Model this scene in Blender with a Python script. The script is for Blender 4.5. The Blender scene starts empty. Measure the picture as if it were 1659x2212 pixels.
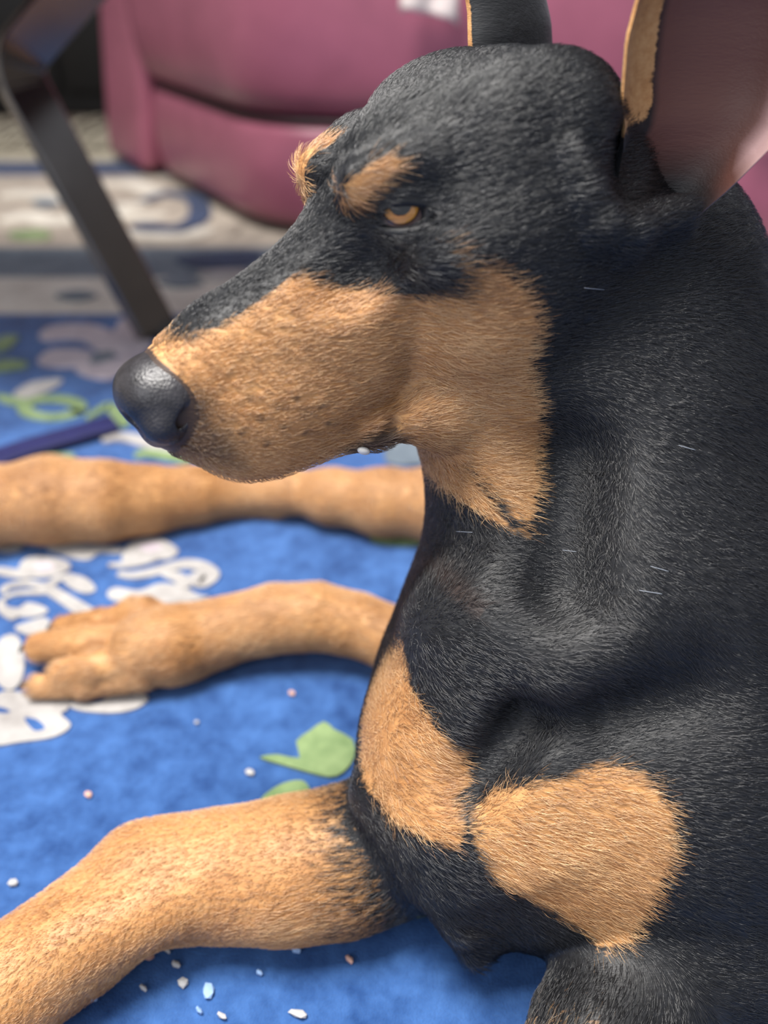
import bpy, bmesh, math, random
import numpy as np
from mathutils import Vector, Matrix
random.seed(7); np.random.seed(7)
S = bpy.context.scene; C = S.collection

# ------------------------------------------------------------------ camera
F = 1800.0; W, H = 1659, 2212; CX, CY = W/2, H/2
TH = math.radians(35); CAM = np.array([0, 0, .45])
RT = np.array([1, 0, 0.]); FW = np.array([0, math.cos(TH), -math.sin(TH)]); UP = np.array([0, math.sin(TH), math.cos(TH)])
cd = bpy.data.cameras.new('camera'); cam = bpy.data.objects.new('camera', cd); C.objects.link(cam)
cam.location = CAM; cam.rotation_euler = (math.pi/2 - TH, 0, 0)
cd.sensor_fit = 'VERTICAL'; cd.sensor_height = 36; cd.lens = 36*F/H; cd.clip_start = .01
cd.dof.use_dof = True; cd.dof.focus_distance = .37; cd.dof.aperture_fstop = 3.6
S.camera = cam

# ------------------------------------------------------------------ light
wd = bpy.data.worlds.new('room_light'); S.world = wd; wd.use_nodes = True
wd.node_tree.nodes['Background'].inputs[0].default_value = (.80, .86, 1, 1)
wd.node_tree.nodes['Background'].inputs[1].default_value = .5
def area(name, loc, target, size, power, col):
    l = bpy.data.lights.new(name, 'AREA'); l.shape = 'RECTANGLE'; l.size, l.size_y = size; l.energy = power; l.color = col
    o = bpy.data.objects.new(name, l); C.objects.link(o); o.location = loc
    o.rotation_euler = (Vector(target)-Vector(loc)).to_track_quat('-Z', 'Y').to_euler()
    return o
area('ceiling_lamp', (-.50, .38, 2.15), (.05, .45, 0), (.8, .8), 80, (1, .96, .91))
area('window_light', (-1.3, -1.1, 1.7), (0, .5, .2), (1.2, 1.2), 12, (.95, .97, 1))
S.view_settings.view_transform = 'Standard'; S.view_settings.look = 'None'
S.view_settings.gamma = 1; S.view_settings.use_curve_mapping = False
S.view_settings.exposure = 0.35
S.cycles_curves.subdivisions = 1; S.cycles.max_bounces = 5; S.cycles.diffuse_bounces = 3; S.cycles.glossy_bounces = 2

# ------------------------------------------------------------------ helpers
def at(px, py, d):            # a point at depth d (metres along the viewing axis)
    return CAM + d*((px-CX)/F*RT - (py-CY)/F*UP + FW)
def atz(px, py, z=0.0):       # a point on the level z
    d = (px-CX)/F*RT - (py-CY)/F*UP + FW
    return CAM + d*((z-CAM[2])/d[2])
def aty(px, py, y):           # a point in the upright plane y
    d = (px-CX)/F*RT - (py-CY)/F*UP + FW
    return CAM + d*((y-CAM[1])/d[1])
def mesh_obj(name, verts, faces, mat, parent=None, smooth=True):
    me = bpy.data.meshes.new(name); me.from_pydata([tuple(map(float, v)) for v in verts], [], faces)
    me.materials.append(mat)
    if smooth: me.polygons.foreach_set('use_smooth', [True]*len(me.polygons))
    me.update(); o = bpy.data.objects.new(name, me); C.objects.link(o)
    if parent: o.parent = parent
    return o
def bm_obj(name, bm, mat, parent=None, smooth=False):
    bmesh.ops.recalc_face_normals(bm, faces=bm.faces)
    me = bpy.data.meshes.new(name); bm.to_mesh(me); bm.free(); me.materials.append(mat)
    if smooth: me.polygons.foreach_set('use_smooth', [True]*len(me.polygons))
    o = bpy.data.objects.new(name, me); C.objects.link(o)
    if parent: o.parent = parent
    return o
def empty(name, loc=(0, 0, 0)):
    o = bpy.data.objects.new(name, None); C.objects.link(o); o.location = loc; return o
def tag(o, label=None, cat=None, group=None, kind=None):
    for k, v in (('label', label), ('category', cat), ('group', group), ('kind', kind)):
        if v: o[k] = v
    return o
def srgb(r, g, b):
    return tuple(((c/255)/12.92 if c/255 <= .04045 else ((c/255+.055)/1.055)**2.4) for c in (r, g, b)) + (1,)
class Mat:
    def __init__(s, name):
        s.m = bpy.data.materials.new(name); s.m.use_nodes = True; s.t = s.m.node_tree
        s.b = s.t.nodes['Principled BSDF']
    def n(s, typ, **kw):
        nd = s.t.nodes.new(typ)
        for k, v in kw.items(): setattr(nd, k, v)
        return nd
    def l(s, a, b): s.t.links.new(a, b)
    def noise(s, scale, detail=3, rough=.55, vec=None):
        nd = s.n('ShaderNodeTexNoise'); nd.inputs['Scale'].default_value = scale
        nd.inputs['Detail'].default_value = detail; nd.inputs['Roughness'].default_value = rough
        if vec is None: vec = s.n('ShaderNodeTexCoord').outputs['Object']
        s.l(vec, nd.inputs['Vector']); return nd
    def mapping(s, scale, rot=(0, 0, 0), out='Object'):
        c = s.n('ShaderNodeTexCoord'); m = s.n('ShaderNodeMapping')
        m.inputs['Scale'].default_value = scale; m.inputs['Rotation'].default_value = rot
        s.l(c.outputs[out], m.inputs['Vector']); return m.outputs[0]
    def ramp(s, fac, stops):
        r = s.n('ShaderNodeValToRGB'); e = r.color_ramp.elements
        while len(e) < len(stops): e.new(.5)
        for q, (pos, col) in zip(e, stops): q.position = pos; q.color = col
        s.l(fac, r.inputs[0]); return r.outputs[0]
    def mix(s, fac, a, b):
        m = s.n('ShaderNodeMix', data_type='RGBA')
        for v, i in ((fac, 0), (a, 6), (b, 7)):
            if hasattr(v, 'is_linked'): s.l(v, m.inputs[i])
            else: m.inputs[i].default_value = v
        return m.outputs[2]
    def math(s, op, a, b=0.0, clamp=False):
        m = s.n('ShaderNodeMath', operation=op); m.use_clamp = clamp
        for v, i in ((a, 0), (b, 1)):
            if hasattr(v, 'is_linked'): s.l(v, m.inputs[i])
            else: m.inputs[i].default_value = v
        return m.outputs[0]
    def bump(s, h, strength, dist):
        b = s.n('ShaderNodeBump'); b.inputs['Strength'].default_value = strength; b.inputs['Distance'].default_value = dist
        s.l(h, b.inputs['Height']); s.l(b.outputs[0], s.b.inputs['Normal'])
    def set(s, **kw):
        for k, v in kw.items():
            i = s.b.inputs[k.replace('_', ' ')]
            if hasattr(v, 'is_linked'): s.l(v, i)
            else: i.default_value = v
        return s

def pile(name, c1, c2, scale=60, rough=.95):
    m = Mat(name); a = m.noise(14, 5, .7, m.mapping((1, 1, 1)))
    b = m.noise(scale, 3, .6, m.mapping((1, 1, 1)))
    f = m.math('ADD', m.math('MULTIPLY', a.outputs[0], .6), m.math('MULTIPLY', b.outputs[0], .4))
    m.set(Base_Color=m.ramp(f, [(.36, c1), (.62, c2)]), Roughness=rough, Specular_IOR_Level=.1)
    m.set(Sheen_Weight=.25, Sheen_Roughness=.5)
    m.bump(m.noise(900, 2).outputs[0], .6, .002); return m.m
M = {}
M['blue'] = pile('blue_pile', srgb(30, 64, 118), srgb(68, 110, 172))
M['cream'] = pile('cream_pile', srgb(150, 145, 142), srgb(190, 187, 184))
M['cream_lit'] = pile('cream_pile_lit', srgb(196, 188, 174), srgb(232, 226, 212))  # the same cream painted lighter to make up for lamp falloff at the border
M['pink'] = pile('pinkish_pile', srgb(170, 158, 168), srgb(214, 202, 206))
M['taupe'] = pile('taupe_pile', srgb(146, 134, 122), srgb(190, 178, 162), 25)
M['slate'] = pile('slate_pile', srgb(76, 90, 104), srgb(120, 132, 142))
M['navy'] = pile('navy_pile', srgb(30, 44, 74), srgb(50, 68, 104))
M['green'] = pile('green_pile', srgb(104, 130, 84), srgb(150, 172, 120))
M['fringe'] = pile('fringe_cotton', srgb(140, 130, 110), srgb(200, 190, 165), 120)
def plain(name, col, rough=.5, metal=0.0, var=.25, scale=30, bump=0, spec=.5):
    m = Mat(name); a = m.noise(scale, 4)
    dk = tuple(c*(1-var) for c in col[:3]) + (1,); lt = tuple(min(1, c*(1+var)) for c in col[:3]) + (1,)
    m.set(Base_Color=m.ramp(a.outputs[0], [(.3, dk), (.7, lt)]), Roughness=rough, Metallic=metal, Specular_IOR_Level=spec)
    if bump: m.bump(a.outputs[0], bump, .001)
    return m
M['floor'] = plain('floor_boards', srgb(96, 84, 74), .6).m
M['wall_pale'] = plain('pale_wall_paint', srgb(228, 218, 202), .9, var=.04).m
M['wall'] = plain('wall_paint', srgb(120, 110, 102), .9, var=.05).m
lm = plain('burgundy_leather', srgb(138, 78, 96), .34, var=.10, scale=14)
lm.bump(lm.noise(420, 3).outputs[0], .12, .0006); M['leather'] = lm.m
M['leather_dark'] = plain('burgundy_leather_seam', srgb(52, 26, 34), .5).m
M['steel'] = plain('polished_steel', srgb(128, 124, 120), .22, 1.0, .08, 20).m
M['wood'] = plain('reddish_wood', srgb(96, 52, 44), .45, scale=18).m
M['black'] = plain('black_lacquer', srgb(9, 9, 10), .5).m
M['cloth'] = plain('pale_cloth', srgb(205, 192, 188), .9, var=.08).m
M['peach'] = plain('peach_wood', srgb(226, 178, 140), .6, var=.06).m
M['strap'] = plain('indigo_strap', srgb(24, 26, 78), .7, scale=90).m
M['crumb'] = plain('pale_crumb', srgb(186, 184, 182), .8, var=.1).m
M['crumb_blue'] = plain('bluish_crumb', srgb(150, 180, 220), .8, var=.1).m
M['crumb_tan'] = plain('peach_crumb', srgb(216, 170, 150), .8, var=.1).m

# ------------------------------------------------------------------ the setting
def box(name, lo, hi, mat, parent=None, bevel=0.0, seg=2):
    bm = bmesh.new(); bmesh.ops.create_cube(bm, size=1)
    for v in bm.verts: v.co = Vector([lo[i]+(v.co[i]+.5)*(hi[i]-lo[i]) for i in range(3)])
    if bevel: bmesh.ops.bevel(bm, geom=bm.edges[:], offset=bevel, segments=seg, affect='EDGES', profile=.5)
    return bm_obj(name, bm, mat, parent, bool(bevel))
tag(box('floor', (-2.6, -1.6, -.05), (2.6, 3.4, -.008), M['floor']), 'dark wooden floor under the rug', kind='structure')
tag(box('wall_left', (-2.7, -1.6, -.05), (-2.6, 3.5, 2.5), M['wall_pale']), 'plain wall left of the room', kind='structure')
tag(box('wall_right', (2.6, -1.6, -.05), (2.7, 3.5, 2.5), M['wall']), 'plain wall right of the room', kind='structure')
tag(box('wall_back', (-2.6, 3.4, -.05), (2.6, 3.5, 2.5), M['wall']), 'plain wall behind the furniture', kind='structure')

rug = empty('rug', (0, .6, 0))
tag(rug, 'blue floral rug with cream and grey border under the dog', 'rug')
def band(name, y0, y1, mat, z=0.0):
    o = box(name, (-1.9, y0, -.008), (1.9, y1, z), mat); o.parent = rug; o.matrix_parent_inverse = Matrix.Translation((0, -.6, 0)); return o
band('field', -1.3, 1.135, M['blue'])
band('border_band', 1.135, 1.29, M['cream_lit'], -.001)
band('border_band', 1.29, 1.44, M['slate'], -.0005)
band('border_band', 1.44, 1.95, M['taupe'], -.001)
band('border_band', 1.95, 2.09, M['navy'], -.0005)
band('border_band', 2.09, 2.22, M['fringe'], -.001)
PIECE = [0]
def rug_piece(name, pts2, mat, h=.0016):      # a carved pile motif lying proud of the rug; pts2 = outline on the floor
    PIECE[0] += 1; h += PIECE[0]*3e-5
    bm = bmesh.new(); vs = [bm.verts.new((p[0], p[1], h)) for p in pts2]; f = bm.faces.new(vs)
    r = bmesh.ops.extrude_face_region(bm, geom=[f])
    for g in r['geom']:
        if isinstance(g, bmesh.types.BMVert): g.co.z = -.004
    o = bm_obj(name, bm, mat); o.parent = rug; o.matrix_parent_inverse = Matrix.Translation((0, -.6, 0)); return o
def smooth_closed(P, n=6):
    P = np.array(P, float); N = len(P); out = []
    for i in range(N):
        p0, p1, p2, p3 = P[i-1], P[i], P[(i+1) % N], P[(i+2) % N]
        for k in range(n):
            t = k/n; out.append(.5*((2*p1)+(-p0+p2)*t+(2*p0-5*p1+4*p2-p3)*t*t+(-p0+3*p1-3*p2+p3)*t**3))
    return np.array(out)
def smooth_open(P, n=6):
    P = np.array(P, float); Q = np.vstack([2*P[0]-P[1], P, 2*P[-1]-P[-2]]); out = []
    for i in range(1, len(Q)-2):
        p0, p1, p2, p3 = Q[i-1:i+3]
        for k in range(n):
            t = k/n; out.append(.5*((2*p1)+(-p0+p2)*t+(2*p0-5*p1+4*p2-p3)*t*t+(-p0+3*p1-3*p2+p3)*t**3))
    out.append(Q[-2]); return np.array(out)
def fl(px, py): return atz(px, py, 0)[:2]
def leaf(pxs, mat='green', name='leaf_motif', n=4, h=.0016):
    rug_piece(name, smooth_closed([fl(*p) for p in pxs], n), M[mat], h)
def scroll(pxs, w, mat='cream', h=.0016, name='scroll_motif', ends=(.45, 1.0)):
    PIECE[0] += 1; h += PIECE[0]*3e-5
    P = smooth_open([fl(*p) for p in pxs], 6); T = np.gradient(P, axis=0); T /= np.linalg.norm(T, axis=1)[:, None]+1e-9
    N = np.stack([-T[:, 1], T[:, 0]], 1); m = len(P)
    ws = w*np.interp(np.linspace(0, 1, m), [0, .25, .75, 1], [ends[0], .85, 1, ends[1]])[:, None]*.5
    A = P+N*ws; B = P-N*ws
    cap = [P[-1]+T[-1]*ws[-1]*math.cos(a)+N[-1]*ws[-1]*math.sin(a) for a in np.linspace(math.pi/2, -math.pi/2, 7)[1:-1]]
    verts = []; faces = []
    top = list(A)+cap+list(B[::-1])
    # strip mesh: quads between A and B
    for a, b in zip(A, B): verts += [(a[0], a[1], h), (b[0], b[1], h)]
    for i in range(m-1): faces.append((2*i, 2*i+2, 2*i+3, 2*i+1))
    base = len(verts)
    verts += [(c[0], c[1], h) for c in cap]
    faces.append(tuple([2*m-2]+[base+i for i in range(len(cap))]+[2*m-1]))
    ring = [2*i for i in range(m)]+[base+i for i in range(len(cap))]+[2*i+1 for i in range(m-1, -1, -1)]
    nb = len(verts); verts += [(verts[i][0], verts[i][1], -.004) for i in ring]
    for i in range(len(ring)):
        j = (i+1) % len(ring); faces.append((ring[i], nb+i, nb+j, ring[j]))
    o = mesh_obj(name, verts, faces, M[mat], None, False); o.parent = rug; o.matrix_parent_inverse = Matrix.Translation((0, -.6, 0))
# cream scrolls and petals around the two hind paws
for P in ([(0, 1155), (45, 1165), (50, 1182), (35, 1193), (0, 1192), (-20, 1175)], [(102, 1187), (127, 1176), (181, 1180), (262, 1187), (255, 1199), (217, 1196), (193, 1211), (157, 1208)],
          [(265, 1199), (289, 1172), (331, 1164), (362, 1173), (386, 1193), (362, 1211), (316, 1208), (271, 1217)], [(232, 1287), (250, 1272), (301, 1278), (347, 1263), (392, 1269), (428, 1287), (452, 1293), (392, 1304), (331, 1304), (256, 1302)],
          [(42, 1227), (60, 1208), (96, 1205), (136, 1212), (154, 1227), (127, 1245), (90, 1251), (54, 1248)], [(136, 1248), (165, 1245), (190, 1254), (208, 1275), (190, 1284), (163, 1278), (142, 1263)],
          [(39, 1317), (60, 1305), (90, 1311), (105, 1323), (78, 1335), (36, 1335), (6, 1329), (0, 1311)], [(33, 1359), (60, 1347), (102, 1338), (110, 1371), (60, 1374)],
          [(0, 1386), (39, 1377), (54, 1431), (45, 1477), (18, 1494), (-12, 1460)], [(148, 1519), (211, 1522), (250, 1500), (319, 1507), (301, 1531), (247, 1543), (169, 1537)],
          [(0, 1500), (60, 1500), (145, 1508), (148, 1534), (133, 1546), (154, 1570), (120, 1594), (45, 1606), (-20, 1610), (-24, 1550)], [(404, 1442), (446, 1426), (476, 1428), (452, 1442)]):
    leaf(P, 'cream', 'petal_motif')
leaf([(54, 1555), (80, 1558), (99, 1576), (75, 1582)], 'blue', 'petal_motif'); leaf([(0, 1531), (24, 1540), (10, 1545), (-10, 1540)], 'blue', 'petal_motif')
leaf([(300, 1185), (335, 1176), (352, 1186), (325, 1196)], 'pink', 'petal_motif'); leaf([(75, 1222), (105, 1218), (118, 1230), (90, 1238)], 'pink', 'petal_motif')
scroll([(235, 1223), (286, 1222), (331, 1210)], .009)
scroll([(256, 1242), (286, 1246), (325, 1240), (362, 1230), (401, 1221), (437, 1227), (458, 1245), (437, 1262), (424, 1250)], .0135)
scroll([(350, 1240), (385, 1250), (400, 1264)], .012)
scroll([(-10, 1233), (20, 1240), (60, 1245)], .011); scroll([(6, 1284), (18, 1270), (60, 1263), (99, 1269), (127, 1254), (150, 1249)], .008, ends=(.8, 1))
scroll([(90, 1267), (127, 1288), (163, 1311), (195, 1330)], .012, ends=(.8, 1)); scroll([(4, 1300), (36, 1285), (100, 1282)], .006); scroll([(2, 1300), (8, 1320), (30, 1335)], .008)
# green leaves
leaf([(562, 1640), (600, 1634), (648, 1642), (640, 1606), (668, 1584), (700, 1563), (722, 1580), (762, 1602), (765, 1640), (742, 1672), (712, 1682), (668, 1672), (612, 1656)], n=2)
leaf([(560, 1742), (600, 1702), (650, 1690), (672, 1712), (690, 1760), (620, 1780)])
leaf([(880, 1962), (905, 1948), (930, 1958), (925, 1978), (895, 1982)])
leaf([(800, 1160), (860, 1152), (940, 1160), (900, 1180), (820, 1176)])
# flower and outlined leaves beyond the far paw
for P in ([(84, 729), (108, 708), (163, 702), (206, 705), (255, 724), (271, 740), (200, 748), (179, 737), (136, 735), (103, 738)], [(81, 784), (108, 759), (152, 757), (195, 762), (222, 781), (217, 792), (168, 795), (114, 795)],
          [(200, 746), (244, 721), (260, 694), (285, 697), (330, 732), (300, 776), (244, 767), (217, 763)], [(163, 800), (212, 789), (255, 776), (290, 780), (260, 812), (233, 822), (190, 816)]):
    leaf(P, 'pink', 'flower_petal')
leaf([(205, 768), (244, 762), (239, 781), (195, 789)], 'slate', 'flower_centre')
leaf([(0, 732), (41, 729), (16, 757), (-12, 757)]); leaf([(0, 781), (52, 784), (57, 795), (-10, 805)])
leaf([(30, 854), (68, 830), (122, 822), (136, 827), (108, 846), (54, 866)], 'cream')
scroll([(113+60*math.cos(t), 884+20*math.sin(t)) for t in np.linspace(.2, 6.6, 14)], .017, 'green', ends=(1, 1))
scroll([(-5, 857), (24, 868), (50, 872)], .016, 'green'); scroll([(188, 906), (222, 886), (240, 881), (268, 918)], .014, 'green')
scroll([(222, 955), (258, 947), (298, 953), (365, 976)], .018, 'cream', ends=(.6, 1))
scroll([(70, 992), (150, 990)], .012, 'green'); scroll([(293, 990), (320, 982), (400, 995)], .014, 'green')
leaf([(840, 950), (900, 945), (960, 955), (950, 1000), (840, 1005)], 'slate', 'petal_motif')
# figures of the border
for pts, w, mt in (([(300, 440), (360, 420), (420, 430), (430, 470), (380, 495), (310, 490)], .045, 'navy'), ([(200, 400), (280, 398), (330, 415)], .05, 'cream'),
                   ([(360, 465), (300, 470), (240, 452), (300, 445)], .04, 'cream'), ([(0, 480), (60, 470), (120, 480), (180, 470)], .06, 'cream'),
                   ([(0, 425), (70, 420), (140, 432)], .05, 'cream'), ([(220, 500), (300, 510), (400, 512), (440, 500)], .04, 'cream')):
    scroll(pts, w, 'cream_lit' if mt == 'cream' else mt, name='border_scroll')
for pts, mt in (([(340, 610), (400, 602), (440, 612), (390, 622)], 'slate'), ([(120, 640), (170, 630), (210, 640), (165, 650)], 'slate'),
                ([(380, 560), (450, 550), (560, 545), (540, 575), (430, 580)], 'navy'), ([(430, 590), (520, 585), (540, 600), (460, 606)], 'cream'),
                ([(70, 436), (110, 432), (130, 442), (90, 448)], 'slate'), ([(20, 505), (90, 500), (110, 515), (40, 518)], 'green'),
                ([(470, 480), (500, 470), (520, 490), (500, 510)], 'taupe')):
    leaf(pts, mt, 'border_figure')
# fringe strands at the far end of the rug
fr = bmesh.new()
for i in range(170):
    x = -1.5+i*.0135+random.uniform(-.004, .004); L = random.uniform(.28, .45); dx = random.uniform(-.05, .05)
    prev = None
    for k in range(4):
        t = k/3; c = Vector((x+dx*t*t, 2.2+L*t, .004+.012*math.sin(t*3)*random.random())); r = .0055*(1-.4*t)
        ring = [fr.verts.new(c+Vector((r*math.cos(a), 0, r*math.sin(a)))) for a in (0, 1.57, 3.14, 4.71)]
        if prev:
            for q in range(4): fr.faces.new((prev[q], prev[(q+1) % 4], ring[(q+1) % 4], ring[q]))
        prev = ring
fo = bm_obj('fringe', fr, M['fringe'], None, True); fo.parent = rug; fo.matrix_parent_inverse = Matrix.Translation((0, -.6, 0)); fo['kind'] = 'stuff'

# ------------------------------------------------------------------ burgundy armchair
sofa = empty('armchair', (.2, 2.0, 0))
tag(sofa, 'burgundy leather armchair standing behind the dog', 'armchair')
def part(o, root):
    o.parent = root; o.matrix_parent_inverse = Matrix.Translation(-root.location); return o
def rounded_path(P, rad, n=8):
    P = [np.array(p, float) for p in P]; out = []
    N = len(P)
    for i in range(N):
        a, b, c = P[i-1], P[i], P[(i+1) % N]
        u = (a-b)/np.linalg.norm(a-b); v = (c-b)/np.linalg.norm(c-b); s = b+u*rad; e = b+v*rad
        for k in range(n+1):
            t = k/n; out.append((1-t)**2*s+2*t*(1-t)*b+t*t*e)
    return np.array(out)
def ring_body(name, P, prof, mat, root):
    T = np.roll(P, -1, 0)-np.roll(P, 1, 0); T /= np.linalg.norm(T, axis=1)[:, None]; N = np.stack([T[:, 1], -T[:, 0]], 1)
    n = len(P); verts = []; faces = []
    for off, z in prof:
        for p, q in zip(P, N): verts.append((p[0]+q[0]*off, p[1]+q[1]*off, z))
    for r in range(len(prof)-1):
        for i in range(n):
            j = (i+1) % n; faces.append((r*n+i, r*n+j, r*n+n+j, r*n+n+i))
    faces.append(tuple(range(n-1, -1, -1))); faces.append(tuple((len(prof)-1)*n+i for i in range(n)))
    return part(mesh_obj(name, verts, faces, mat), root)
CA, CB, CC = atz(232, 343)[:2], atz(322, 386)[:2], atz(556, 512)[:2]
FOOT = [tuple(CB+[.02, .02]), tuple(CC+[.012, .012]), (.80, 1.31), (1.15, 2.3), (-.2, 2.65)]
PATH = rounded_path(FOOT, .09)
def arc(pts, n=4): return [tuple(p) for p in smooth_open(pts, n)]
ring_body('base_panel', PATH, arc([(-.03, .018), (0, .022), (.012, .05), (.016, .11), (.008, .17), (-.012, .184), (-.05, .19)]), M['leather'], sofa)
ring_body('seam_piping', PATH, arc([(-.03, .178), (-.004, .180), (.004, .188), (-.004, .196), (-.03, .198)]), M['leather_dark'], sofa)
ring_body('upholstered_body', PATH, arc([(-.05, .188), (-.012, .195), (.022, .225), (.034, .30), (.032, .42), (.016, .52), (-.03, .575), (-.09, .59)]), M['leather'], sofa)
bk = rounded_path([(-.2, 2.1), (.95, 2.0), (1.1, 2.33), (-.22, 2.6)], .08)
ring_body('backrest', bk, arc([(-.02, .55), (.01, .6), (.02, .75), (.01, .9), (-.05, .96), (-.1, .97)]), M['leather'], sofa)
cp = rounded_path([tuple(CA), tuple(CB+[-.008, .0]), tuple(CB+[.10, .10]), tuple(CA+[.13, .12])], .028, 6)
cpo = ring_body('corner_panel', cp, arc([(-.02, .018), (0, .03), (.004, .2), (.004, .5), (-.005, .58), (-.03, .595)]), M['leather'], sofa)
for v in cpo.data.vertices: v.co.x += .13*v.co.z
for x, y in ((-.44, 2.1), (-.12, 1.62), (.7, 1.45), (1.0, 2.2), (-.15, 2.5)):
    part(box('foot', (x-.025, y-.025, -.0), (x+.025, y+.025, .022), M['black'], None, .004), sofa)

# dark cabinet in the shade beyond the rug
cab = empty('cabinet', (-1.15, 2.9, -.008)); tag(cab, 'black cabinet in the shade left of the armchair', 'cabinet')
part(box('body', (-1.32, 2.72, -.008), (-.55, 3.1, 1.0), M['black'], None, .008), cab)
for x0 in (-1.31, -.93):
    d = part(box('door', (x0, 2.70, .06), (x0+.365, 2.722, .97), M['black'], None, .004), cab)

# bent flat steel table frame
tf = empty('table_frame', tuple(atz(345, 705, .0))); tag(tf, 'bent flat grey steel table leg standing on the rug', 'table')
def sweep_flat(name, pts, wdir_n, width, thick, mat, root):
    P = np.array(pts, float); T = np.gradient(P, axis=0); T /= np.linalg.norm(T, axis=1)[:, None]
    verts = []; faces = []; nn = np.array(wdir_n, float)
    for p, t in zip(P, T):
        n = nn-t*(nn@t); n /= np.linalg.norm(n); w = np.cross(t, n)
        b = .0022; hw, ht = width/2, thick/2
        for a, c in ((hw, ht-b), (hw-b, ht), (-hw+b, ht), (-hw, ht-b), (-hw, -ht+b), (-hw+b, -ht), (hw-b, -ht), (hw, -ht+b)): verts.append(p+w*a+n*c)
    m = len(P)
    for i in range(m-1):
        for k in range(8):
            j = (k+1) % 8; faces.append((i*8+k, i*8+j, i*8+8+j, i*8+8+k))
    faces.append(tuple(range(7, -1, -1))); faces.append(tuple((m-1)*8+k for k in range(8)))
    o = mesh_obj(name, verts, faces, mat, None, False); return part(o, root)
def bend(P, rad, n=8):
    P = [np.array(p, float) for p in P]; out = [P[0]]
    for a, b, c in zip(P, P[1:], P[2:]):
        u = (a-b)/np.linalg.norm(a-b); v = (c-b)/np.linalg.norm(c-b); s = b+u*rad; e = b+v*rad
        for k in range(n+1):
            t = k/n; out.append((1-t)**2*s+2*t*(1-t)*b+t*t*e)
    out.append(P[-1]); return out
yb = atz(345, 705, 0)[1]
b0 = atz(338, 712, .012); b1 = aty(26, 138, yb+.02); b2 = aty(236, -110, yb+.03)
NB = (.66, -.74, .12)
sweep_flat('leg_bar', bend([b0, b0*.5+b1*.5, b1, b2], .03), NB, .055, .022, M['steel'], tf)
off = np.array([-.62, -.05, 0])
sweep_flat('leg_bar', bend([b0+off, b0*.5+b1*.5+off, b1+off, b2+off], .03), NB, .055, .022, M['steel'], tf)
sweep_flat('floor_rail', [b0+np.array([-.015, .0, .0]), b0+np.array([.14, .01, 0]), b0+np.array([.30, .02, 0])], (0, -.9, .35), .022, .014, M['black'], tf)
part(box('table_top', (b2[0]-.85, b2[1]-.35, b2[2]-.005), (b2[0]+.10, b2[1]+.14, b2[2]+.03), M['wood'], None, .006), tf)

# small things
st = smooth_open([atz(-60, 1008, .008), atz(70, 964, .008), atz(150, 941, .008), atz(248, 913, .008)], 8)
o = sweep_flat('leash', st, (0, 0, 1), .032, .008, M['strap'], empty('tmp_root')); r_ = o.parent; o.parent = None; o.matrix_parent_inverse = Matrix.Identity(4)
bpy.data.objects.remove(r_); tag(o, 'dark indigo strap lying flat on the rug beyond the paw', 'leash')

# ------------------------------------------------------------------ the dog: one implicit surface, meshed
RH = np.array([[-0.85758099, 0.47791839, -0.19012854], [-0.48908209, -0.8721288, 0.01378598], [-0.159228, 0.10481106, 0.98166241]])
TH0 = np.array([-0.00555058, 0.35626498, 0.34880582])       # head frame: x to the nose, y to the dog's left, z up
def hw(x, y, z): return RH @ (np.array([x, y, z])/100)+TH0
def hl(P): return (P-TH0) @ RH*100
class Prim:
    def __init__(s, f, c, r, k=.01, op='add', tan=(0, 0), ax=None):
        s.f, s.c, s.r, s.k, s.op, s.tan, s.ax = f, np.array(c, float), r, k, op, tan, ax; s.dir = None
def rc(a, b, ra, rb, k=.012, op='add', tan=(0, 0)):
    a, b = np.array(a, float), np.array(b, float); ba = b-a; L2 = ba@ba+1e-12
    def f(P):
        q = P-a; h = np.clip(q@ba/L2, 0, 1)
        return np.sqrt(((q-h[:, None]*ba)**2).sum(1))-(ra+(rb-ra)*h)
    return Prim(f, (a+b)/2, math.sqrt(L2)/2+max(ra, rb), k, op, tan, (a, ba, L2))
def ell(c, r, Rm=None, k=.012, op='add', tan=(0, 0)):
    c, r = np.array(c, float), np.array(r, float); Rm = np.eye(3) if Rm is None else np.array(Rm, float)   # columns = axes
    def f(P):
        q = (P-c)@Rm; a = np.sqrt(((q/r)**2).sum(1))+1e-9; b = np.sqrt(((q/r**2)**2).sum(1))+1e-9
        return a*(a-1)/b
    return Prim(f, c, r.max(), k, op, tan)
def hrc(a, b, ra, rb, k=.8, **kw): return rc(hw(*a), hw(*b), ra/100, rb/100, k/100, **kw)
def hell(c, r, k=.8, axes=None, **kw):
    Rm = RH if axes is None else RH@np.array(axes, float).T
    return ell(hw(*c), np.array(r)/100, Rm, k/100, **kw)
def both(fn, *pts, **kw):
    for s in (1, -1):
        yield fn(*[(p[0], p[1]*s, p[2]) if isinstance(p, tuple) and len(p) == 3 and i < kw.get('_n', 1) else p for i, p in enumerate(pts)], **{a: b for a, b in kw.items() if a != '_n'})
def loft(tab, n, k):
    T = smooth_open(sorted(tab), 8); xs = T[:, 0]
    o = np.argsort(xs); T = T[o]; xs = T[:, 0]
    def f(P):
        q = hl(P); x = q[:, 0]
        tp, bt, w, zc = (np.interp(x, xs, T[:, i]) for i in (1, 2, 3, 4))
        dz = q[:, 2]-zc; hgt = np.where(dz > 0, np.maximum(tp-zc, .05), np.maximum(zc-bt, .05)); w = np.maximum(w, .05)
        g = ((np.abs(q[:, 1])/w)**n+(np.abs(dz)/hgt)**n)**(1/n)
        d = (g-1)*np.minimum(w, hgt)*.9
        e = np.maximum(xs[0]-x, x-xs[-1])
        return np.maximum(d, e)/100
    return Prim(f, hw(0, 0, -1.5), .16, k)
PR = []
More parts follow.
